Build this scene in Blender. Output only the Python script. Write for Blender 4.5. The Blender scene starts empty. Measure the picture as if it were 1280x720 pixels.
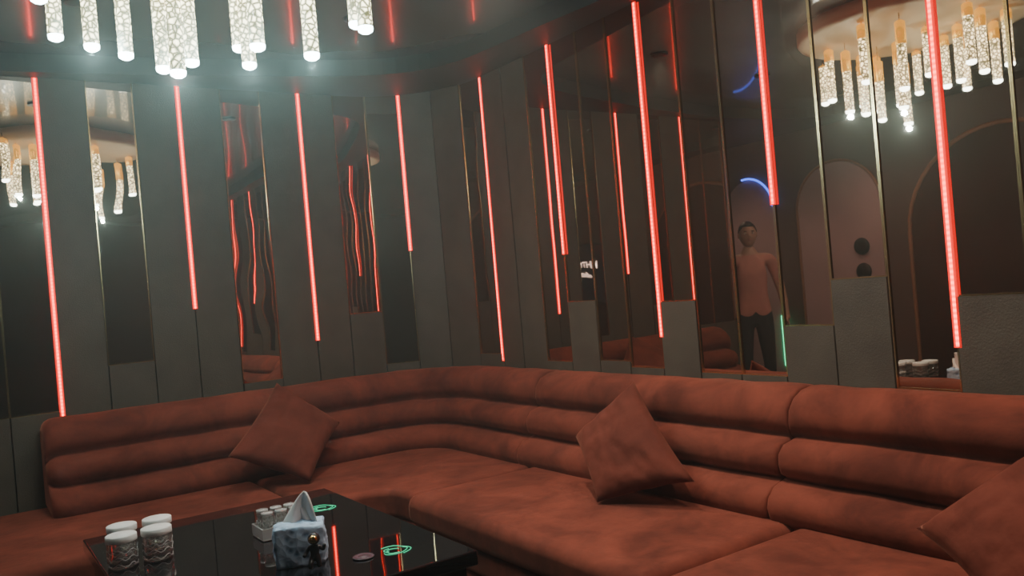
import bpy, bmesh, math, random
from mathutils import Vector, Matrix, noise
random.seed(4)
C = bpy.context.scene.collection

# ------------------------------------------------------------------ materials
def newmat(name):
    m = bpy.data.materials.new(name); m.use_nodes = True
    return m, m.node_tree, m.node_tree.nodes["Principled BSDF"]

def mat(name, col, rough=0.5, metal=0.0, emis=None, estr=0.0, trans=0.0, ior=1.45, coat=0.0, nscale=0, namt=0.0, bump=0.0, bscale=50, sheen=0.0, spec=None):
    m, nt, b = newmat(name)
    b.inputs["Base Color"].default_value = (*col, 1)
    b.inputs["Roughness"].default_value = rough
    b.inputs["Metallic"].default_value = metal
    b.inputs["IOR"].default_value = ior
    b.inputs["Transmission Weight"].default_value = trans
    b.inputs["Coat Weight"].default_value = coat
    b.inputs["Sheen Weight"].default_value = sheen
    if spec is not None: b.inputs["Specular IOR Level"].default_value = spec
    if emis:
        b.inputs["Emission Color"].default_value = (*emis, 1)
        b.inputs["Emission Strength"].default_value = estr
        m.cycles.emission_sampling = 'NONE'
    tc = nt.nodes.new("ShaderNodeTexCoord")
    if namt > 0:
        n = nt.nodes.new("ShaderNodeTexNoise"); n.inputs["Scale"].default_value = nscale; n.inputs["Detail"].default_value = 5
        r = nt.nodes.new("ShaderNodeValToRGB")
        r.color_ramp.elements[0].position = 0.3; r.color_ramp.elements[1].position = 0.7
        r.color_ramp.elements[0].color = (*[c*(1-namt) for c in col], 1)
        r.color_ramp.elements[1].color = (*[min(1, c*(1+namt)) for c in col], 1)
        nt.links.new(tc.outputs["Object"], n.inputs["Vector"])
        nt.links.new(n.outputs["Fac"], r.inputs["Fac"])
        nt.links.new(r.outputs["Color"], b.inputs["Base Color"])
    if bump > 0:
        n2 = nt.nodes.new("ShaderNodeTexNoise"); n2.inputs["Scale"].default_value = bscale; n2.inputs["Detail"].default_value = 3
        bp = nt.nodes.new("ShaderNodeBump"); bp.inputs["Strength"].default_value = bump; bp.inputs["Distance"].default_value = 0.01
        nt.links.new(tc.outputs["Object"], n2.inputs["Vector"])
        nt.links.new(n2.outputs["Fac"], bp.inputs["Height"])
        nt.links.new(bp.outputs["Normal"], b.inputs["Normal"])
    return m

M_panel = mat("taupe_panel", (0.080, 0.069, 0.053), 0.5, nscale=6, namt=0.15, bump=0.2, bscale=160)
M_wall = mat("dark_wall", (0.05, 0.048, 0.045), 0.7, nscale=3, namt=0.1)
M_ceil = mat("gloss_ceiling", (0.13, 0.165, 0.165), 0.25, nscale=1.0, namt=0.08, spec=1.0, coat=0.5)
M_soffit = mat("soffit_paint", (0.035, 0.040, 0.040), 0.6, nscale=2, namt=0.1)
M_floor = mat("floor_stone", (0.03, 0.028, 0.028), 0.2, nscale=4, namt=0.5)
M_brass = mat("brass", (0.80, 0.62, 0.34), 0.2, 1.0, nscale=20, namt=0.08)
def velvet(name, lo, hi, sheen=0.35):
    m, nt, b = newmat(name)
    tc = nt.nodes.new("ShaderNodeTexCoord")
    n = nt.nodes.new("ShaderNodeTexNoise"); n.inputs["Scale"].default_value = 3.2; n.inputs["Detail"].default_value = 9; n.inputs["Roughness"].default_value = 0.68; n.inputs["Distortion"].default_value = 0.6
    r = nt.nodes.new("ShaderNodeValToRGB")
    r.color_ramp.elements[0].position = 0.36; r.color_ramp.elements[0].color = (*lo, 1)
    r.color_ramp.elements[1].position = 0.66; r.color_ramp.elements[1].color = (*hi, 1)
    n2 = nt.nodes.new("ShaderNodeTexNoise"); n2.inputs["Scale"].default_value = 11; n2.inputs["Detail"].default_value = 6
    bp = nt.nodes.new("ShaderNodeBump"); bp.inputs["Strength"].default_value = 0.55; bp.inputs["Distance"].default_value = 0.010
    nt.links.new(tc.outputs["Object"], n.inputs["Vector"]); nt.links.new(tc.outputs["Object"], n2.inputs["Vector"])
    nt.links.new(n.outputs["Fac"], r.inputs["Fac"]); nt.links.new(r.outputs["Color"], b.inputs["Base Color"])
    nt.links.new(n2.outputs["Fac"], bp.inputs["Height"]); nt.links.new(bp.outputs["Normal"], b.inputs["Normal"])
    b.inputs["Roughness"].default_value = 0.85
    b.inputs["Specular IOR Level"].default_value = 0.15
    b.inputs["Sheen Weight"].default_value = sheen
    b.inputs["Sheen Roughness"].default_value = 0.35
    b.inputs["Sheen Tint"].default_value = (0.95, 0.42, 0.28, 1)
    return m
M_velvet = velvet("rust_velvet", (0.085, 0.021, 0.014), (0.205, 0.051, 0.032))
M_pillow = velvet("maroon_velvet", (0.085, 0.020, 0.013), (0.150, 0.037, 0.024), 0.25)

def mirror_mat(name, col, wav):
    m, nt, b = newmat(name)
    b.inputs["Base Color"].default_value = (*col, 1)
    b.inputs["Metallic"].default_value = 1.0
    b.inputs["Roughness"].default_value = 0.015
    tc = nt.nodes.new("ShaderNodeTexCoord")
    n2 = nt.nodes.new("ShaderNodeTexNoise"); n2.inputs["Scale"].default_value = 4.5; n2.inputs["Detail"].default_value = 0
    bp = nt.nodes.new("ShaderNodeBump"); bp.inputs["Strength"].default_value = wav; bp.inputs["Distance"].default_value = 0.01
    nt.links.new(tc.outputs["Object"], n2.inputs["Vector"])
    nt.links.new(n2.outputs["Fac"], bp.inputs["Height"])
    nt.links.new(bp.outputs["Normal"], b.inputs["Normal"])
    return m
M_mirL = mirror_mat("bronze_mirror_wavy", (0.62, 0.51, 0.43), 0.12)
M_mirR = mirror_mat("bronze_mirror", (0.62, 0.49, 0.40), 0.012)

def led_mat(name, col, base, amp):
    m, nt, b = newmat(name)
    b.inputs["Base Color"].default_value = (0.3, 0.02, 0.01, 1)
    b.inputs["Emission Color"].default_value = (*col, 1)
    g = nt.nodes.new("ShaderNodeNewGeometry"); s = nt.nodes.new("ShaderNodeSeparateXYZ")
    m1 = nt.nodes.new("ShaderNodeMath"); m1.operation = 'MULTIPLY'; m1.inputs[1].default_value = 2*math.pi*50
    m2 = nt.nodes.new("ShaderNodeMath"); m2.operation = 'SINE'
    m3 = nt.nodes.new("ShaderNodeMath"); m3.operation = 'MULTIPLY_ADD'; m3.inputs[1].default_value = amp; m3.inputs[2].default_value = base
    nt.links.new(g.outputs["Position"], s.inputs[0]); nt.links.new(s.outputs["Z"], m1.inputs[0])
    nt.links.new(m1.outputs[0], m2.inputs[0]); nt.links.new(m2.outputs[0], m3.inputs[0])
    nt.links.new(m3.outputs[0], b.inputs["Emission Strength"])
    return m
M_led = led_mat("red_led", (1.0, 0.028, 0.010), 11, 5)
M_ledhalo = mat("led_halo_edge", (0.35, 0.02, 0.015), 0.4, emis=(1, 0.010, 0.005), estr=1.6)  # red emission on the channel paints the halo beside each LED
M_black = mat("black_glass", (0.006, 0.006, 0.008), 0.03, nscale=3, namt=0.1, coat=0.6)
M_blackmatte = mat("black_matte", (0.012, 0.012, 0.014), 0.35, nscale=10, namt=0.2)
M_cream = mat("cream_canopy", (0.85, 0.70, 0.52), 0.5, nscale=5, namt=0.05)
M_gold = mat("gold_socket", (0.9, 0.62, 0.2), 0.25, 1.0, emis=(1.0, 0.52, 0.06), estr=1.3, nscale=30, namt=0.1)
def crystal():
    m, nt, b = newmat("bubble_crystal_glow")
    tc = nt.nodes.new("ShaderNodeTexCoord")
    v = nt.nodes.new("ShaderNodeTexVoronoi"); v.inputs["Scale"].default_value = 48; v.feature = 'DISTANCE_TO_EDGE'
    r = nt.nodes.new("ShaderNodeValToRGB")
    r.color_ramp.elements[0].position = 0.05; r.color_ramp.elements[0].color = (0.035, 0.036, 0.012, 1)
    r.color_ramp.elements[1].position = 0.30; r.color_ramp.elements[1].color = (1.0, 0.95, 0.60, 1)
    nt.links.new(tc.outputs["Object"], v.inputs["Vector"]); nt.links.new(v.outputs["Distance"], r.inputs["Fac"])
    nt.links.new(r.outputs["Color"], b.inputs["Emission Color"])
    b.inputs["Emission Strength"].default_value = 8
    b.inputs["Base Color"].default_value = (0.3, 0.32, 0.3, 1); b.inputs["Roughness"].default_value = 0.08
    m.cycles.emission_sampling = 'NONE'
    return m
M_crystal = crystal()
M_tip = mat("crystal_tip", (0.8, 0.95, 0.95), 0.1, emis=(0.75, 0.98, 1.0), estr=20)
M_glass = mat("clear_glass", (0.97, 0.99, 0.98), 0.03, trans=0.95, ior=1.4)
M_white = mat("white_paper", (0.82, 0.82, 0.80), 0.7, nscale=15, namt=0.04)
M_acrylic = mat("frosted_acrylic", (0.85, 0.88, 0.88), 0.15, trans=0.6, ior=1.4)

# ------------------------------------------------------------------ helpers
def link(o, parent=None):
    C.objects.link(o)
    if parent: o.parent = parent
    return o
def empty(name, loc=(0, 0, 0)):
    e = bpy.data.objects.new(name, None); e.location = loc; e.empty_display_size = 0.1
    C.objects.link(e); return e
def mesh(name, verts, faces, m=None, parent=None, smooth=False):
    me = bpy.data.meshes.new(name); me.from_pydata([tuple(v) for v in verts], [], faces)
    bm = bmesh.new(); bm.from_mesh(me); bmesh.ops.recalc_face_normals(bm, faces=bm.faces); bm.to_mesh(me); bm.free()
    if m: me.materials.append(m)
    if smooth:
        for p in me.polygons: p.use_smooth = True
    o = bpy.data.objects.new(name, me)
    return link(o, parent)
def box(name, x0, x1, y0, y1, z0, z1, m, parent=None, bev=0.0, seg=2):
    v = [(x0,y0,z0),(x1,y0,z0),(x1,y1,z0),(x0,y1,z0),(x0,y0,z1),(x1,y0,z1),(x1,y1,z1),(x0,y1,z1)]
    f = [(0,3,2,1),(4,5,6,7),(0,1,5,4),(1,2,6,5),(2,3,7,6),(3,0,4,7)]
    o = mesh(name, v, f, m, parent)
    if bev > 0:
        md = o.modifiers.new("bev", 'BEVEL'); md.width = bev; md.segments = seg
        for p in o.data.polygons: p.use_smooth = True
        wn = o.modifiers.new("wn", 'WEIGHTED_NORMAL')
    return o
def prism(name, poly, z0, z1, m, parent=None, bev=0.0, seg=4):
    bm = bmesh.new()
    vs = [bm.verts.new((p[0], p[1], z0)) for p in poly]
    f = bm.faces.new(vs)
    ex = bmesh.ops.extrude_face_region(bm, geom=[f])
    for g in ex["geom"]:
        if isinstance(g, bmesh.types.BMVert): g.co.z = z1
    bmesh.ops.recalc_face_normals(bm, faces=bm.faces)
    if bev > 0:
        es = [e for e in bm.edges if abs(e.verts[0].co.z - e.verts[1].co.z) < 1e-5]
        es += [e for e in bm.edges if abs(e.verts[0].co.z - e.verts[1].co.z) > 1e-5 and e.calc_face_angle(0) > 0.6]
        bmesh.ops.bevel(bm, geom=es, offset=bev, segments=seg, affect='EDGES', profile=0.5)
    me = bpy.data.meshes.new(name); bm.to_mesh(me); bm.free(); me.materials.append(m)
    for p in me.polygons: p.use_smooth = True
    o = bpy.data.objects.new(name, me); link(o, parent)
    wn = o.modifiers.new("wn", 'WEIGHTED_NORMAL')
    return o
def lathe(name, prof, m, parent=None, loc=(0,0,0), n=24):
    vs, fs = [], []
    for r, z in prof:
        for i in range(n):
            a = 2*math.pi*i/n; vs.append((loc[0]+r*math.cos(a), loc[1]+r*math.sin(a), loc[2]+z))
    for j in range(len(prof)-1):
        for i in range(n):
            fs.append((j*n+i, j*n+(i+1)%n, (j+1)*n+(i+1)%n, (j+1)*n+i))
    fs.append(tuple(range(n))[::-1]); k = (len(prof)-1)*n; fs.append(tuple(range(k, k+n)))
    o = mesh(name, vs, fs, m, parent, smooth=True)
    return o
def tube(name, pts, rad, m, parent=None, cyclic=False):
    cu = bpy.data.curves.new(name, 'CURVE'); cu.dimensions = '3D'; cu.bevel_depth = rad; cu.bevel_resolution = 3
    sp = cu.splines.new('POLY'); sp.points.add(len(pts)-1)
    for i, p in enumerate(pts): sp.points[i].co = (*p, 1)
    sp.use_cyclic_u = cyclic; cu.use_fill_caps = True
    cu.materials.append(m)
    return link(bpy.data.objects.new(name, cu), parent)

# ------------------------------------------------------------------ wall path
XR, YB, R = 3.03, 5.354, 0.73
SA = XR - R; SB = SA + R*math.pi/2
H = 2.8
def wp(s, d):
    if s <= SA: return Vector((s, YB-d))
    if s < SB:
        a = (s-SA)/R
        return Vector((SA+(R-d)*math.sin(a), YB-R+(R-d)*math.cos(a)))
    return Vector((XR-d, YB-R-(s-SB)))
def sY(Y): return SB + (YB-R-Y)

# room shell
box("wall_back", -0.05, SA, YB, YB+0.12, 0, 3.0, M_wall)
box("wall_right", XR, XR+0.12, -2.5, YB-R, 0, 3.0, M_wall)
vs, fs = [], []
N = 16
for i in range(N+1):
    s = SA+(SB-SA)*i/N
    for d in (0, -0.12):
        p = wp(s, d)
        vs += [(p.x, p.y, 0), (p.x, p.y, 3.0)]
for i in range(N):
    a, b = i*4, i*4+4
    fs += [(a, b, b+1, a+1), (a+2, a+3, b+3, b+2), (a+1, b+1, b+3, a+3), (a, a+2, b+2, b)]
mesh("wall_corner", vs, fs, M_wall)
M_lwall = mat("brown_plaster", (0.13, 0.08, 0.07), 0.6, nscale=2, namt=0.15)
box("wall_left", -1.72, -1.6, -2.5, 7.6, 0, 3.0, M_lwall)
box("wall_front", -1.6, XR, -2.62, -2.5, 0, 3.0, M_wall)
box("wall_entry", -1.6, 0.07, 7.6, 7.72, 0, 3.0, M_lwall)
box("wall_passage", -0.05, 0.07, YB+0.12, 7.6, 0, 3.0, M_lwall)
box("floor", -1.72, XR+0.12, -2.62, 7.72, -0.1, 0, M_floor)
box("ceiling", -1.72, XR+0.12, -2.62, 7.72, 2.9, 3.0, M_ceil)
# soffit border ring
def ring_soffit():
    bm = bmesh.new()
    out = [(-1.6,-2.5),(XR,-2.5),(XR,YB-R)]
    for i in range(1, 9):
        p = wp(SB-(SB-SA)*i/8, 0); out.append((p.x, p.y))
    out += [(-0.05,YB),(-0.05,7.6),(-1.6,7.6)]
    ctl = [(0.2,5.25),(1.18,5.09),(1.85,4.93),(2.28,4.79),(2.54,4.6),(2.67,4.33),(2.72,4.0),(2.76,3.6),(2.82,3.1),(2.85,2.4),(2.85,0.0),
           (2.7,-1.7),(2.2,-2.1),(0,-2.1),(-0.9,-2.0),(-1.25,-1.4),(-1.25,2.0),(-1.25,4.4),(-1.1,5.0),(-0.6,5.22)]
    inn = []
    n = len(ctl)
    for i in range(n):
        p0, p1, p2, p3 = [Vector(ctl[(i+k-1) % n]) for k in range(4)]
        for j in range(4):
            t = j/4
            q = 0.5*((2*p1)+(p2-p0)*t+(2*p0-5*p1+4*p2-p3)*t*t+(3*p1-p0-3*p2+p3)*t**3)
            inn.append((q.x, q.y))
    es = []
    for lp in (out, inn):
        v = [bm.verts.new((p[0], p[1], H)) for p in lp]
        es += [bm.edges.new((v[i], v[(i+1)%len(v)])) for i in range(len(v))]
    bmesh.ops.triangle_fill(bm, edges=es, use_beauty=True)
    ex = bmesh.ops.extrude_face_region(bm, geom=list(bm.faces))
    for g in ex["geom"]:
        if isinstance(g, bmesh.types.BMVert): g.co.z = 2.9
    bmesh.ops.recalc_face_normals(bm, faces=bm.faces)
    me = bpy.data.meshes.new("ceiling_soffit"); bm.to_mesh(me); bm.free(); me.materials.append(M_soffit)
    link(bpy.data.objects.new("ceiling_soffit", me))
ring_soffit()

# ------------------------------------------------------------------ strips
def strip(name, s0, s1, d0, d1, z0, z1, m, parent=None):
    a, b, c, d = wp(s0, d1), wp(s1, d1), wp(s1, d0), wp(s0, d0)
    v = [(p.x, p.y, z) for z in (z0, z1) for p in (a, b, c, d)]
    f = [(0,3,2,1),(4,5,6,7),(0,1,5,4),(1,2,6,5),(2,3,7,6),(3,0,4,7)]
    return mesh(name, v, f, m, parent)
G = None
left_edges = [-0.03, 0.241, 0.493, 0.745, 0.997, 1.25, 1.502, 1.755, 2.007, 2.246, 2.486, 2.725, 2.965, 3.205, sY(4.624)]
left_kind = [0.93, 0.93, G, 1.155, G, G, 0.95, G, G, 1.32, 0.955, G, G, 0.98]
rY = [4.624,4.393,4.142,3.89,3.638,3.387,3.135,2.883,2.632,2.38,2.128,1.877,1.625,1.373,1.12,0.87,0.617,0.365,0.115,-0.137,-0.389,-0.64,-0.892,-1.144,-1.396,-1.65,-1.9,-2.15,-2.4]
right_kind = [G,G,0.945,1.295,0.96,0.93,1.27,0.92,0.92,1.14,1.327,0.895,1.24,0.95,G,1.1,G,0.93,1.2,G,0.95,1.3,G,1.1,0.95,G,1.2,G]
edges = left_edges + [sY(y) for y in rY[1:]]
kinds = left_kind + right_kind
for i, k in enumerate(kinds):
    s0, s1 = edges[i], edges[i+1]
    mm = M_mirL if s0 < 3.43 else M_mirR
    g = 0.0035
    if k is None:
        dep = 0.026 if i % 2 else 0.030
        strip("wall_panel", s0+g, s1-g, 0.001, dep, 0.02, H-0.002, M_panel)
    else:
        strip("wall_panel", s0+g, s1-g, 0.001, 0.034, 0.02, k-0.006, M_panel)
        e = empty("mirror_panel")
        strip("mirror_glass", s0+0.006, s1-0.006, 0.001, 0.022, k, H-0.002, mm, e)
        strip("brass_edge_a", s0+0.0005, s0+0.006, 0.001, 0.029, k-0.005, H-0.002, M_brass, e)
        strip("brass_edge_b", s1-0.006, s1-0.0005, 0.001, 0.029, k-0.005, H-0.002, M_brass, e)
        strip("brass_sill", s0+0.006, s1-0.006, 0.001, 0.029, k-0.005, k, M_brass, e)
leds = [(0.493,0.90),(1.25,1.44),(2.007,1.167),(2.725,1.72),(sY(4.635),0.93),(sY(3.89),1.573),(sY(3.135),1.09),(sY(2.38),1.668),(sY(1.625),1.054),
        (sY(0.87),1.5),(sY(0.115),1.0),(sY(-0.64),1.6),(sY(-1.396),1.1),(sY(-2.15),1.4)]
for s, z in leds:
    e = empty("led_strip_light")
    strip("led_diffuser", s-0.0055, s+0.0055, 0.0325, 0.0355, z, H-0.004, M_led, e)
    strip("led_halo_channel", s-0.014, s+0.014, 0.0305, 0.034, z-0.004, H-0.003, M_ledhalo, e)  # channel widened and glowing, in place of the red spill on the panels

# ------------------------------------------------------------------ sofa
sofa = empty("sectional_sofa")
prof = [(0.05,0.40),(0.05,0.84),(0.07,0.882),(0.115,0.903),(0.165,0.908),(0.225,0.902),(0.275,0.878),(0.312,0.838),(0.322,0.79),(0.312,0.748),(0.278,0.722),
        (0.315,0.714),(0.365,0.70),(0.395,0.665),(0.402,0.625),(0.392,0.588),(0.352,0.564),
        (0.395,0.554),(0.445,0.54),(0.478,0.505),(0.485,0.465),(0.475,0.43),(0.45,0.40)]
def backrest(name, s0, s1, capL=0.02, capR=0.02):
    L = s1-s0
    stations = []
    for t in (0, 0.1, 0.3, 0.6, 1.0): stations.append((s0+capL*t*1.2, capL*0.9*(1-math.sqrt(max(0, 1-(1-t)**2)))))
    n = max(4, int(L/0.06))
    for i in range(1, n): stations.append((s0+capL*1.2+(L-1.2*capL-1.2*capR)*i/n, 0))
    for t in (1.0, 0.6, 0.3, 0.1, 0): stations.append((s1-capR*t*1.2, capR*0.9*(1-math.sqrt(max(0, 1-(1-t)**2)))))
    cd = 0.24; cz = 0.62
    vs, fs = [], []
    for s, ins in stations:
        for d, z in prof:
            vd = Vector((d-cd, z-cz)); l = vd.length
            q = vd*(max(0.05, l-ins)/l)
            wob = 0.008*noise.noise(Vector((s*6, d*9, z*9)))
            p = wp(s, cd+q.x+wob)
            vs.append((p.x, p.y, cz+q.y+wob))
    K = len(prof)
    for j in range(len(stations)-1):
        for i in range(K):
            fs.append((j*K+i, j*K+(i+1)%K, (j+1)*K+(i+1)%K, (j+1)*K+i))
    fs.append(tuple(range(K))); b = (len(stations)-1)*K; fs.append(tuple(range(b, b+K))[::-1])
    return mesh(name, vs, fs, M_velvet, sofa, smooth=True)
backrest("backrest_corner", 0.37, sY(3.90), capL=0.06)
backrest("backrest_middle", sY(3.895), sY(2.18))
backrest("backrest_side", sY(2.175), sY(0.45))
backrest("backrest_end", sY(0.445), sY(-0.9), capR=0.06)
arc = [tuple(wp(SA+(SB-SA)*i/10, 0.05)) for i in range(11)]
fil = [(1.83-0.0, 3.84), (1.825, 3.90), (1.80, 3.96), (1.76, 4.0), (1.70, 4.02)]
st, sb = 0.425, 0.275
YS = 5.30
prism("seat_cushion_left", [(-0.1,4.02),(1.397,4.02),(1.397,YS),(-0.1,YS)], sb, st, M_velvet, sofa, 0.05)
prism("seat_cushion_corner", [(1.403,4.02),(1.403,YS)]+arc+[(2.98,3.79),(1.83,3.79)]+fil, sb, st, M_velvet, sofa, 0.035)
prism("seat_cushion_middle", [(1.80,2.07),(2.98,2.07),(2.98,3.784),(1.80,3.784)], sb, st+0.004, M_velvet, sofa, 0.055)
prism("seat_cushion_side", [(1.80,0.36),(2.98,0.36),(2.98,2.064),(1.80,2.064)], sb, st, M_velvet, sofa, 0.055)
prism("seat_cushion_end", [(1.80,-0.9),(2.98,-0.9),(2.98,0.354),(1.80,0.354)], sb, st, M_velvet, sofa, 0.055)
def Lpoly(i):
    return [(-0.09,4.02+i),(1.66+i*0.5,4.02+i),(1.76+i*0.5,3.99+i),(1.81+i,3.92+i*.5),(1.82+i,3.84),(1.82+i,-0.89),(2.98,-0.89)]+arc[::-1]+[(-0.09,YS)]
prism("base_roll_upper", Lpoly(0.012), 0.15, 0.285, M_velvet, sofa, 0.045)
prism("base_roll_lower", Lpoly(0.03), 0.03, 0.16, M_velvet, sofa, 0.045)
prism("base_plinth", Lpoly(0.08), 0.0, 0.05, M_blackmatte, sofa)

# pillows: four corner points (left, top, right, bottom)
def pillow(Lc, Tc, Rc, Bc, thick=0.085, seed=0):
    Lc, Tc, Rc, Bc = map(Vector, (Lc, Tc, Rc, Bc))
    nrm = (Rc-Lc).cross(Tc-Bc).normalized()
    n = 26
    vs, fs = [], []
    for side in (1, -1):
        for i in range(n+1):
            for j in range(n+1):
                x = -1+2*i/n; y = -1+2*j/n
                t = ((1-x*x)*(1-y*y))
                px = x*(1-0.07*(1-y*y)); py = y*(1-0.07*(1-x*x))
                w = 0.014*noise.noise(Vector((x*2.2+seed, y*2.2, side))) + 0.008*noise.noise(Vector((x*6+seed, y*6, side)))
                zz = side*(thick*(t**0.42)+w*min(1, t*4))
                a, b = (px+1)/2, (py+1)/2
                base = Bc*(1-a)*(1-b)+Rc*a*(1-b)+Lc*(1-a)*b+Tc*a*b
                vs.append(tuple(base+nrm*zz))
    m_ = (n+1)*(n+1)
    for k in range(2):
        for i in range(n):
            for j in range(n):
                a = k*m_+i*(n+1)+j
                q = (a, a+1, a+n+2, a+n+1)
                fs.append(q if k == 0 else q[::-1])
    o = mesh("throw_pillow", vs, fs, M_pillow, None, True)
    bm = bmesh.new(); bm.from_mesh(o.data); bmesh.ops.remove_doubles(bm, verts=bm.verts, dist=0.0005)
    bmesh.ops.recalc_face_normals(bm, faces=bm.faces); bm.to_mesh(o.data); bm.free()
    return o
pillow((1.18,4.60,0.63), (1.60,4.98,0.955), (1.91,4.82,0.68), (1.575,4.47,0.44), seed=1)
pillow((2.45,3.21,0.665), (2.60,2.93,0.925), (2.47,2.465,0.55), (2.28,2.87,0.44), seed=5)
pillow((2.34,1.44,0.585), (2.56,1.09,0.90), (2.42,0.75,0.62), (2.18,1.12,0.44), seed=9)

# ------------------------------------------------------------------ table
tb = empty("coffee_table")
TZ = 0.55
box("table_top", 0.38, 1.39, 2.40, 3.76, TZ-0.05, TZ, M_black, tb, 0.006)
box("table_body", 0.41, 1.36, 2.43, 3.73, 0.06, TZ-0.055, M_black, tb, 0.004)
box("table_plinth", 0.48, 1.29, 2.50, 3.66, 0, 0.06, M_blackmatte, tb)
M_green = mat("green_neon", (0.0, 0.3, 0.15), 0.4, emis=(0.05, 1.0, 0.45), estr=0.8)
for cx, cy in ((1.235, 3.40), (1.19, 2.62)):
    for k in range(4):
        r = 0.020+0.011*k
        a0 = 95*k
        pts = [(cx+r*math.cos(a)*(1+0.16*math.sin(3*a+k)), cy+r*math.sin(a), TZ+0.0010) for a in [math.radians(a0+t*9) for t in range(22)]]
        tube("etched_logo_ring", pts, 0.0010, M_green, tb)
# coaster disc
M_coast = mat("smoked_coaster", (0.10, 0.07, 0.09), 0.25, nscale=20, namt=0.2)
lathe("drink_coaster", [(0.001,0.0005),(0.034,0.0005),(0.036,0.003),(0.035,0.006),(0.028,0.0045),(0.012,0.0045),(0.010,0.007),(0.001,0.007)], M_coast, loc=(1.085,2.63,TZ))

def tumbler(x, y, lid=True, r=0.049, h=0.105, z=TZ, parent=None, name="glass_tumbler"):
    e = empty(name) if parent is None else parent
    prof = [(r*0.92,0.001),(r,0.006),(r*1.0,h*0.5),(r*0.97,h*0.85),(r*0.93,h),(r*0.85,h),(r*0.88,h*0.85),(r*0.9,h*0.3),(r*0.86,0.012),(0.001,0.012)]
    o = lathe("glass_body", prof, M_glass, e, (x,y,z), 28)
    for k in range(3):
        zz = z+h*(0.12+0.22*k)
        tube("glass_ridge", [(x+(r+0.0002)*math.cos(a*0.2244), y+(r+0.0002)*math.sin(a*0.2244), zz+0.007*math.sin(a*1.4)) for a in range(28)], 0.0015, M_acrylic, e, True)
    if lid:
        lathe("paper_cap", [(0.001,h*0.84),(r*1.035,h*0.84),(r*1.05,h*0.86),(r*1.05,h*1.04),(r*1.0,h*1.06),(0.001,h*1.062)], M_white, e, (x,y,z), 28)
    return e
tumbler(0.445,3.225); tumbler(0.560,3.225); tumbler(0.470,3.375); tumbler(0.590,3.37)

# acrylic tray with cups
tray = empty("cup_tray")
cx, cy = 0.980, 3.16
box("tray_base", cx-0.085, cx+0.085, cy-0.065, cy+0.065, TZ+0.001, TZ+0.008, M_acrylic, tray, 0.003)
for a in ((cx-0.085,cx-0.080,cy-0.065,cy+0.065),(cx+0.080,cx+0.085,cy-0.065,cy+0.065),(cx-0.08,cx+0.08,cy-0.065,cy-0.060),(cx-0.08,cx+0.08,cy+0.060,cy+0.065)):
    box("tray_rim", *a, TZ+0.008, TZ+0.045, M_acrylic, tray)
for ox, oy in ((-0.052,-0.03),(0.0,-0.03),(0.052,-0.03),(-0.052,0.03),(0.0,0.03),(0.052,0.03)):
    tumbler(cx+ox, cy+oy, False, 0.023, 0.088, TZ+0.0085, tray)
    lathe("cup_base", [(0.001,0.080),(0.022,0.080),(0.022,0.090),(0.001,0.090)], M_acrylic, tray, (cx+ox,cy+oy,TZ+0.0085), 16)

# tissue box: moon rock with astronaut
tis = empty("tissue_box")
def moonmat():
    m, nt, b = newmat("moon_rock")
    tc = nt.nodes.new("ShaderNodeTexCoord")
    v = nt.nodes.new("ShaderNodeTexVoronoi"); v.inputs["Scale"].default_value = 38
    r = nt.nodes.new("ShaderNodeValToRGB")
    r.color_ramp.elements[0].position = 0.1; r.color_ramp.elements[0].color = (0.13, 0.24, 0.40, 1)
    r.color_ramp.elements[1].position = 0.5; r.color_ramp.elements[1].color = (0.44, 0.62, 0.82, 1)
    bp = nt.nodes.new("ShaderNodeBump"); bp.inputs["Strength"].default_value = 0.7; bp.inputs["Distance"].default_value = 0.008
    nt.links.new(tc.outputs["Object"], v.inputs["Vector"]); nt.links.new(v.outputs["Distance"], r.inputs["Fac"])
    nt.links.new(r.outputs["Color"], b.inputs["Base Color"]); nt.links.new(v.outputs["Distance"], bp.inputs["Height"])
    nt.links.new(bp.outputs["Normal"], b.inputs["Normal"]); b.inputs["Roughness"].default_value = 0.6
    return m
M_moon = moonmat()
bx, by = 0.922, 2.765
bm = bmesh.new(); bmesh.ops.create_cube(bm, size=1)
bmesh.ops.subdivide_edges(bm, edges=bm.edges, cuts=11, use_grid_fill=True)
ang = math.radians(-22)
for v in bm.verts:
    c = v.co.copy(); sp = c.normalized()*0.62
    c = c.lerp(sp, 0.30)
    c *= 1+0.09*noise.noise(c*5)
    X, Y, Z = c.x*0.165, c.y*0.13, c.z*0.135
    v.co = Vector((bx+X*math.cos(ang)-Y*math.sin(ang), by+X*math.sin(ang)+Y*math.cos(ang), TZ+max(0.001, 0.0625+Z)))
me = bpy.data.meshes.new("rock_body"); bm.to_mesh(me); bm.free(); me.materials.append(M_moon)
for p in me.polygons: p.use_smooth = True
link(bpy.data.objects.new("rock_body", me), tis)
# tissue sheets
def sheet(w0, lean, hgt, off, ph):
    vs, fs = [], []
    nu, nv = 26, 12
    for j in range(nv+1):
        t = j/nv
        for i in range(nu+1):
            u = i/nu*2-1
            w = w0*(1-t)**0.75+0.004
            x = u*w+lean*t+off*0.6
            y = 0.024*math.sin(u*4+t*2+ph)*(1-t*0.7)+0.012*t+off
            z = 0.110+hgt*t+0.010*math.cos(u*5+ph)*(1-t)
            X = x*math.cos(ang)-y*math.sin(ang); Y = x*math.sin(ang)+y*math.cos(ang)
            vs.append((bx+X, by+Y, TZ+z))
    for j in range(nv):
        for i in range(nu):
            a = j*(nu+1)+i; fs.append((a,a+1,a+nu+2,a+nu+1))
    o = mesh("tissue_sheet", vs, fs, M_white, tis, True)
    md = o.modifiers.new("s", 'SOLIDIFY'); md.thickness = 0.001
sheet(0.060, 0.025, 0.118, 0.0, 0.0)
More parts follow.
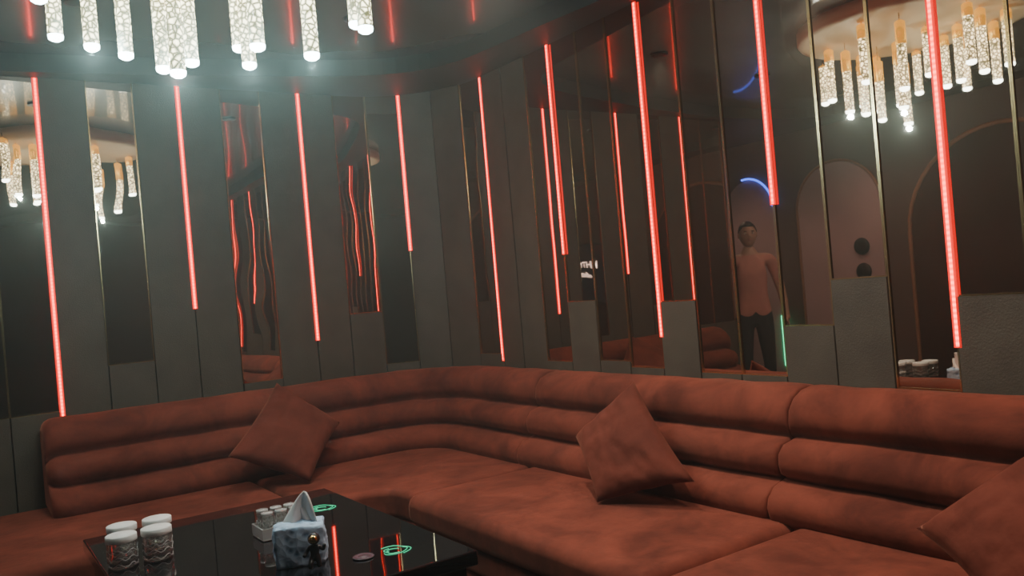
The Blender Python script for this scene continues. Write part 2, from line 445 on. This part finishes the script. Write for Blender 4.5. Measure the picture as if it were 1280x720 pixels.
sheet(0.045, -0.005, 0.080, 0.014, 1.8)

def skinned(name, joints, bones, root, mats, parent=None, sub=2, matfn=None, xf=None):
    me = bpy.data.meshes.new(name)
    keys = list(joints); idx = {k: i for i, k in enumerate(keys)}
    me.from_pydata([joints[k][0] for k in keys], [(idx[a], idx[b]) for a, b in bones], [])
    o = bpy.data.objects.new(name, me); C.objects.link(o)
    md = o.modifiers.new("skin", 'SKIN'); md.use_smooth_shade = True
    for k in keys:
        sv = me.skin_vertices[0].data[idx[k]]; r = joints[k][1]
        sv.radius = r if isinstance(r, tuple) else (r, r); sv.use_root = (k == root)
    s = o.modifiers.new("sub", 'SUBSURF'); s.levels = sub; s.render_levels = sub
    dg = bpy.context.evaluated_depsgraph_get(); dg.update()
    nm = bpy.data.meshes.new_from_object(o.evaluated_get(dg))
    bpy.data.objects.remove(o)
    nm.materials.clear()
    for m in mats: nm.materials.append(m)
    for p in nm.polygons:
        p.use_smooth = True
        if matfn: p.material_index = matfn(p.center)
    if xf: nm.transform(xf)
    return link(bpy.data.objects.new(name, nm), parent)
def ball(name, c, r, m, parent, xf=None, seg=20):
    bm = bmesh.new(); bmesh.ops.create_uvsphere(bm, u_segments=seg, v_segments=seg*2//3, radius=1)
    for v in bm.verts: v.co = Vector((c[0]+v.co.x*r[0], c[1]+v.co.y*r[1], c[2]+v.co.z*r[2]))
    me = bpy.data.meshes.new(name); bm.to_mesh(me); bm.free(); me.materials.append(m)
    if xf: me.transform(xf)
    for p in me.polygons: p.use_smooth = True
    return link(bpy.data.objects.new(name, me), parent)
# small astronaut figurine leaning on the rock
M_suit = mat("figurine_black", (0.02, 0.02, 0.025), 0.3, nscale=30, namt=0.2)
M_visor = mat("figurine_gold", (0.8, 0.55, 0.2), 0.15, 1.0, nscale=30, namt=0.1)
fx = Matrix.Translation((0.925, 2.640, TZ+0.001)) @ Matrix.Rotation(math.radians(150), 4, 'Z') @ Matrix.Scale(1.15, 4)
J = {'p':((0,0,0.035),0.012),'c':((0,0,0.058),(0.014,0.011)),'n':((0,0,0.070),0.008),
     'sl':((0.014,0,0.062),0.006),'el':((0.024,0.006,0.048),0.006),'hl':((0.028,0.016,0.040),0.0055),
     'sr':((-0.014,0,0.062),0.006),'er':((-0.026,0.004,0.054),0.006),'hr':((-0.030,0.008,0.072),0.0055),
     'l1':((0.009,0.002,0.028),0.008),'l2':((0.011,0.016,0.020),0.007),'l3':((0.012,0.014,0.006),0.007),
     'r1':((-0.009,0.002,0.028),0.008),'r2':((-0.011,0.006,0.017),0.007),'r3':((-0.012,0.010,0.006),0.007)}
fig_bones = [('p','c'),('c','n'),('c','sl'),('sl','el'),('el','hl'),('c','sr'),('sr','er'),('er','hr'),('p','l1'),('l1','l2'),('l2','l3'),('p','r1'),('r1','r2'),('r2','r3')]
skinned("astronaut_body", J, fig_bones, 'p', [M_suit], tis, 2, None, fx)
ball("astronaut_helmet", (0,0,0.086), (0.017,0.016,0.017), M_suit, tis, fx)
ball("astronaut_visor", (0,0.008,0.086), (0.013,0.011,0.012), M_visor, tis, fx)
ball("astronaut_backpack", (0,-0.013,0.056), (0.012,0.007,0.014), M_suit, tis, fx)

# ------------------------------------------------------------------ chandelier
ch = empty("crystal_chandelier", (0,0,0))
lathe("canopy", [(0.001,2.81),(0.64,2.81),(0.68,2.815),(0.69,2.83),(0.69,2.899),(0.001,2.899)], M_cream, ch, (0.84,2.93,0), 64)
tubes = [(.415,3.577,2.489),(.51,3.393,2.408),(.632,3.431,2.396),(.68,3.70,2.52),(.724,3.249,2.303),(.73,3.065,2.241),(.837,3.294,2.348),
 (1.053,3.39,2.45),(1.05,3.271,2.349),(.983,2.955,2.325),(1.141,2.848,2.277),(1.306,2.737,2.355),(1.365,2.939,2.44),
 (.28,2.9,2.46),(.5,2.6,2.42),(.7,2.72,2.44),(.9,2.48,2.42),(1.1,2.45,2.45),(.33,3.2,2.5),(.53,2.9,2.46),(.87,2.82,2.49),(.72,2.42,2.46)]
rr = 0.027
for x, y, h in tubes:
    L = 0.27; gl = max(0.015, min(0.14, 2.80-h-L))
    lathe("crystal_rod", [(0.001,0.004),(rr*.8,0.004),(rr,0.010),(rr,L*0.25),(rr,L*0.5),(rr,L*0.75),(rr,L),(0.001,L)], M_crystal, ch, (x,y,h), 18)
    lathe("crystal_rod_tip", [(0.001,-0.006),(rr*.55,-0.005),(rr*.95,0.002),(rr+.0005,0.010),(rr+.0005,0.018),(0.001,0.018)], M_tip, ch, (x,y,h), 18)
    lathe("brass_socket", [(0.001,L),(rr+.003,L),(rr+.003,L+gl-0.01),(0.016,L+gl),(0.001,L+gl)], M_gold, ch, (x,y,h), 18)
    top = h+L+gl
    if top < 2.828: lathe("suspension_cable", [(0.003,top),(0.003,2.84)], M_brass, ch, (x,y,0), 8)

# ------------------------------------------------------------------ opposite wall: arches, doors, TV
M_mauve = mat("mauve_lacquer", (0.52, 0.34, 0.36), 0.4, nscale=2, namt=0.1)
M_maroon = mat("maroon_niche", (0.05, 0.018, 0.014), 0.5, nscale=2, namt=0.2)
def arch_pts(yc, hw, top, r=None, n=20):
    pts = [(yc-hw, 0.0)]
    for i in range(n+1):
        a = math.pi - math.pi*i/n
        pts.append((yc+hw*math.cos(a), top-hw+hw*math.sin(a)))
    pts.append((yc+hw, 0.0)); return pts
def arch_slab(name, yc, hw, top, x0, x1, m, parent):
    pts = arch_pts(yc, hw, top); n = len(pts)
    vs = [(x0, y, z+0.002) for y, z in pts]+[(x1, y, z+0.002) for y, z in pts]
    fs = [tuple(range(n)), tuple(range(n, 2*n))[::-1]]+[(i, (i+1)%n, n+(i+1)%n, n+i) for i in range(n)]
    return mesh(name, vs, fs, m, parent)
W = -1.6
d1 = empty("door_1")
arch_slab("door_leaf", 5.23, 0.47, 2.40, W+0.001, W+0.035, M_mauve, d1)
M_bframe = mat("bronze_frame", (0.35, 0.15, 0.08), 0.4, nscale=9, namt=0.1)
tube("door_frame", [(W+0.03, y, z) for y, z in arch_pts(5.23, 0.49, 2.42)], 0.014, M_bframe, d1)
for zz in (1.52, 1.27):
    bmp = ball("porthole", (W+0.05, 4.98, zz), (0.03, 0.085, 0.085), M_blackmatte, d1)
d2 = empty("door_2")
arch_slab("door_leaf", 3.60, 0.87, 2.45, W+0.001, W+0.03, M_maroon, d2)
tube("door_frame", [(W+0.03, y, z) for y, z in arch_pts(3.60, 0.88, 2.47)], 0.02, M_bframe, d2)
def neonm():
    m, nt, b = newmat("neon_blue_green")
    g = nt.nodes.new("ShaderNodeNewGeometry"); s = nt.nodes.new("ShaderNodeSeparateXYZ")
    mr = nt.nodes.new("ShaderNodeMapRange"); mr.inputs[1].default_value = 0.8; mr.inputs[2].default_value = 1.8
    r = nt.nodes.new("ShaderNodeValToRGB")
    r.color_ramp.elements[0].color = (0.02, 0.9, 0.45, 1); r.color_ramp.elements[1].color = (0.03, 0.12, 1, 1)
    nt.links.new(g.outputs["Position"], s.inputs[0]); nt.links.new(s.outputs["Z"], mr.inputs[0])
    nt.links.new(mr.outputs[0], r.inputs["Fac"]); nt.links.new(r.outputs["Color"], b.inputs["Emission Color"])
    b.inputs["Emission Strength"].default_value = 7
    return m
d3 = empty("door_3")
arch_slab("door_leaf", 6.36, 0.33, 2.38, W+0.001, W+0.03, M_mauve, d3)
M_neon = neonm()
tube("neon_arc", [(W+0.05, y, z) for y, z in arch_pts(6.36, 0.35, 2.40)][1:13], 0.012, M_neon, d3)
tube("neon_lower", [(W+0.05, 6.01, z) for z in (0.3, 0.5, 0.85)], 0.012, M_neon, d3)
tv = empty("television")
M_screen = mat("tv_screen", (0.01, 0.012, 0.018), 0.15, emis=(0.02, 0.03, 0.05), estr=0.4, nscale=3, namt=0.1)
box("tv_bezel", W+0.02, W+0.06, 0.55, 2.05, 1.08, 1.94, M_blackmatte, tv, 0.006)
box("tv_screen_glass", W+0.06, W+0.064, 0.57, 2.03, 1.10, 1.92, M_screen, tv)
box("tv_bracket", W, W+0.02, 1.1, 1.5, 1.35, 1.65, M_blackmatte, tv)
M_txt = mat("screen_text", (0.8, 0.8, 0.8), 0.5, emis=(0.85, 0.92, 1.0), estr=4)
for body, size, z in (("RHYTHM", 0.12, 1.58), ("studio", 0.07, 1.47)):
    cu = bpy.data.curves.new("screen_caption", 'FONT'); cu.body = body; cu.size = size; cu.align_x = 'CENTER'; cu.offset = 0.003; cu.materials.append(M_txt)
    t = bpy.data.objects.new("screen_caption", cu); link(t, tv)
    t.matrix_local = Matrix.Translation((W+0.066, 1.33, z)) @ Matrix(((0,0,1,0),(1,0,0,0),(0,1,0,0),(0,0,0,1)))

# ------------------------------------------------------------------ standing man (seen in the mirror)
man = empty("standing_man")
M_skin = mat("skin", (0.42, 0.23, 0.17), 0.5, nscale=12, namt=0.06)
M_shirt = mat("salmon_tshirt", (0.50, 0.20, 0.17), 0.8, nscale=9, namt=0.1, bump=0.4, bscale=12)
M_pants = mat("dark_trousers", (0.025, 0.025, 0.03), 0.8, nscale=9, namt=0.2)
M_hair = mat("black_hair", (0.012, 0.010, 0.009), 0.5, nscale=60, namt=0.3)
M_shoe = mat("dark_shoe", (0.03, 0.025, 0.02), 0.4, nscale=9, namt=0.2)
mx = Matrix.Translation((-0.42, 5.44, 0)) @ Matrix.Rotation(math.radians(-140), 4, 'Z') @ Matrix.Scale(1.03, 4)
J = {'pel':((0,0,0.95),(0.15,0.115)),'sp':((0,0,1.10),(0.14,0.105)),'ch':((0,0.01,1.27),(0.165,0.12)),'uc':((0,0,1.41),(0.12,0.09)),
     'nk':((0,0,1.50),0.058),'hb':((0,0.01,1.58),0.05)}
B = [('pel','sp'),('sp','ch'),('ch','uc'),('uc','nk'),('nk','hb')]
for sd, n in ((1,'l'),(-1,'r')):
    J.update({'sh'+n:((0.18*sd,0,1.435),0.068),'ua'+n:((0.225*sd,-0.01,1.31),0.056),'el'+n:((0.262*sd,-0.02,1.15),0.043),'fa'+n:((0.275*sd,0.01,1.04),0.040),'wr'+n:((0.285*sd,0.05,0.91),(0.028,0.028)),'pa'+n:((0.288*sd,0.065,0.845),(0.026,0.036)),
       'hi'+n:((0.09*sd,0,0.87),(0.095,0.10)),'kn'+n:((0.105*sd,0.015,0.50),0.063),'ca'+n:((0.11*sd,-0.01,0.35),0.058),'an'+n:((0.115*sd,-0.015,0.10),0.043),'to'+n:((0.13*sd,0.13,0.042),(0.045,0.038))})
    B += [('uc','sh'+n),('sh'+n,'ua'+n),('ua'+n,'el'+n),('el'+n,'fa'+n),('fa'+n,'wr'+n),('wr'+n,'pa'+n),('pel','hi'+n),('hi'+n,'kn'+n),('kn'+n,'ca'+n),('ca'+n,'an'+n),('an'+n,'to'+n)]
def mf(c):
    if abs(c.x) > 0.215 and c.z < 1.21: return 0
    if c.z > 1.475: return 0
    if c.z > 0.93: return 1
    if c.z > 0.085: return 2
    return 3
skinned("body", J, B, 'pel', [M_skin, M_shirt, M_pants, M_shoe], man, 2, mf, mx)
for sd in (1, -1):
    for k, (fy, ln) in enumerate(((0.098,0.070),(0.076,0.080),(0.054,0.075),(0.034,0.058))):
        x = 0.289*sd; F = {}
        F['a'] = ((x, fy*0.9+0.005, 0.845), 0.0095); F['b'] = ((x, fy+0.004, 0.805), 0.0092)
        F['c'] = ((x-0.006*sd, fy+0.008, 0.805-ln*0.5), 0.0085); F['d'] = ((x-0.018*sd, fy+0.010, 0.805-ln), 0.0075)
        skinned("finger", F, [('a','b'),('b','c'),('c','d')], 'a', [M_skin], man, 1, None, mx)
    F = {'a':((0.285*sd,0.085,0.885),0.012),'b':((0.275*sd,0.118,0.862),0.011),'c':((0.270*sd,0.132,0.832),0.009)}
    skinned("thumb", F, [('a','b'),('b','c')], 'a', [M_skin], man, 1, None, mx)
# head
bm = bmesh.new(); bmesh.ops.create_uvsphere(bm, u_segments=32, v_segments=24, radius=1)
for v in bm.verts:
    x, y, z = v.co
    w = 1.0 - 0.22*max(0, -z)          # narrower jaw
    fy = y*0.098
    if y > 0 and z < 0: fy *= 1.0+0.06*(-z)
    v.co = Vector((x*0.078*w, 0.015+fy, 1.665+z*0.118))
    nose = math.exp(-((v.co.x/0.013)**2+((v.co.z-1.655)/0.022)**2)) if y > 0.3 else 0
    eye = sum(math.exp(-(((v.co.x-sx*0.031)/0.014)**2+((v.co.z-1.678)/0.011)**2)) for sx in (1, -1)) if y > 0.3 else 0
    v.co.y += 0.022*nose-0.008*eye
me = bpy.data.meshes.new("head"); bm.to_mesh(me); bm.free(); me.materials.append(M_skin); me.transform(mx)
for p in me.polygons: p.use_smooth = True
link(bpy.data.objects.new("head", me), man)
M_eye = mat("eye_white", (0.7, 0.7, 0.68), 0.2, nscale=5, namt=0.03)
M_lip = mat("lips", (0.40, 0.15, 0.12), 0.5, nscale=5, namt=0.05)
for sx in (1, -1):
    ball("eye", (sx*0.031, 0.094, 1.678), (0.012, 0.010, 0.008), M_eye, man, mx, 12)
    ball("iris", (sx*0.031, 0.1015, 1.678), (0.005, 0.004, 0.005), M_hair, man, mx, 10)
    ball("eyebrow", (sx*0.031, 0.104, 1.698), (0.017, 0.005, 0.004), M_hair, man, mx, 10)
    ball("ear", (sx*0.079, 0.008, 1.668), (0.009, 0.018, 0.030), M_skin, man, mx, 12)
ball("mouth", (0, 0.108, 1.615), (0.023, 0.007, 0.007), M_lip, man, mx, 12)
bm = bmesh.new(); bmesh.ops.create_uvsphere(bm, u_segments=28, v_segments=20, radius=1)
dl = [v for v in bm.verts if (v.co.z < -0.15+0.75*max(0, v.co.y+0.15)) ]
bmesh.ops.delete(bm, geom=dl, context='VERTS')
for v in bm.verts:
    k = 1+0.03*noise.noise(v.co*7)
    v.co = Vector((v.co.x*0.085*k, 0.010+v.co.y*0.106*k, 1.672+v.co.z*0.124*k))
me = bpy.data.meshes.new("hair"); bm.to_mesh(me); bm.free(); me.materials.append(M_hair); me.transform(mx)
for p in me.polygons: p.use_smooth = True
o = link(bpy.data.objects.new("hair", me), man); o.modifiers.new("s", 'SOLIDIFY').thickness = 0.008

# ------------------------------------------------------------------ lights
def spot(x, y, z, tx, ty, tz, power, size, col=(1, 0.84, 0.70), blend=0.9, rad=0.06):
    l = bpy.data.lights.new("downlight_lamp", 'SPOT'); l.energy = power; l.spot_size = math.radians(size); l.spot_blend = blend; l.color = col; l.shadow_soft_size = rad
    o = bpy.data.objects.new("downlight_lamp", l); C.objects.link(o); o.location = (x, y, z)
    o.rotation_euler = (Vector((tx,ty,tz))-Vector((x,y,z))).to_track_quat('-Z','Y').to_euler()
    return o
for (x, y, p, sz) in ((1.95,2.9,175,110),(1.95,1.35,175,110),(1.9,4.1,90,110),(0.6,4.3,50,110),(-0.8,4.6,45,125),(1.9,0.1,90,110),(-0.7,6.3,50,125)):
    f = empty("ceiling_downlight")
    z = 2.9 if y < 4.9 else 2.8
    lathe("downlight_ring", [(0.045,-0.012),(0.06,-0.010),(0.06,-0.001),(0.045,-0.001)], M_blackmatte, f, (x,y,z), 20)
    s = spot(x, y, z-0.02, x+(0.25 if x > 1.5 else 0), y, 0, p, sz)
    s.parent = f
# lamps sitting just under the tips of four of the crystal rods
for (x, y, z, e) in ((0.51,3.393,2.385,12),(0.73,3.065,2.218,12),(1.05,3.271,2.325,12),(1.141,2.848,2.254,12)):
    l = bpy.data.lights.new("chandelier_bulb", 'POINT'); l.energy = e; l.color = (0.72, 1.0, 0.97); l.shadow_soft_size = 0.016
    o = bpy.data.objects.new("chandelier_bulb", l); C.objects.link(o); o.location = (x, y, z); o.parent = ch
w = bpy.data.worlds.new("world"); bpy.context.scene.world = w; w.use_nodes = True
nt = w.node_tree
nt.nodes["Background"].inputs[0].default_value = (0, 0, 0, 1); nt.nodes["Background"].inputs[1].default_value = 0.0
vsn = nt.nodes.new("ShaderNodeVolumeScatter"); vsn.inputs["Color"].default_value = (0.78, 0.97, 0.95, 1); vsn.inputs["Density"].default_value = 0.023  # added haze volume, stands in for the lens veil around the chandelier
vsn.inputs["Anisotropy"].default_value = 0.65
nt.links.new(vsn.outputs[0], nt.nodes["World Output"].inputs["Volume"])

# ------------------------------------------------------------------ camera
cam = bpy.data.cameras.new("camera"); co = bpy.data.objects.new("camera", cam); C.objects.link(co)
cam.sensor_width = 36; cam.lens = 36*1050/1280; cam.clip_start = 0.05
rho = math.atan(0.085)
fwd = Vector((0.558, 0.83, 0)).normalized(); r0 = Vector((fwd.y, -fwd.x, 0)); up = Vector((0,0,1))
cr = r0*math.cos(rho)-up*math.sin(rho); cu_ = r0*math.sin(rho)+up*math.cos(rho)
Mx = Matrix((( cr.x, cu_.x, -fwd.x, 0), (cr.y, cu_.y, -fwd.y, 0), (cr.z, cu_.z, -fwd.z, 1.4), (0,0,0,1)))
co.matrix_world = Mx
bpy.context.scene.camera = co
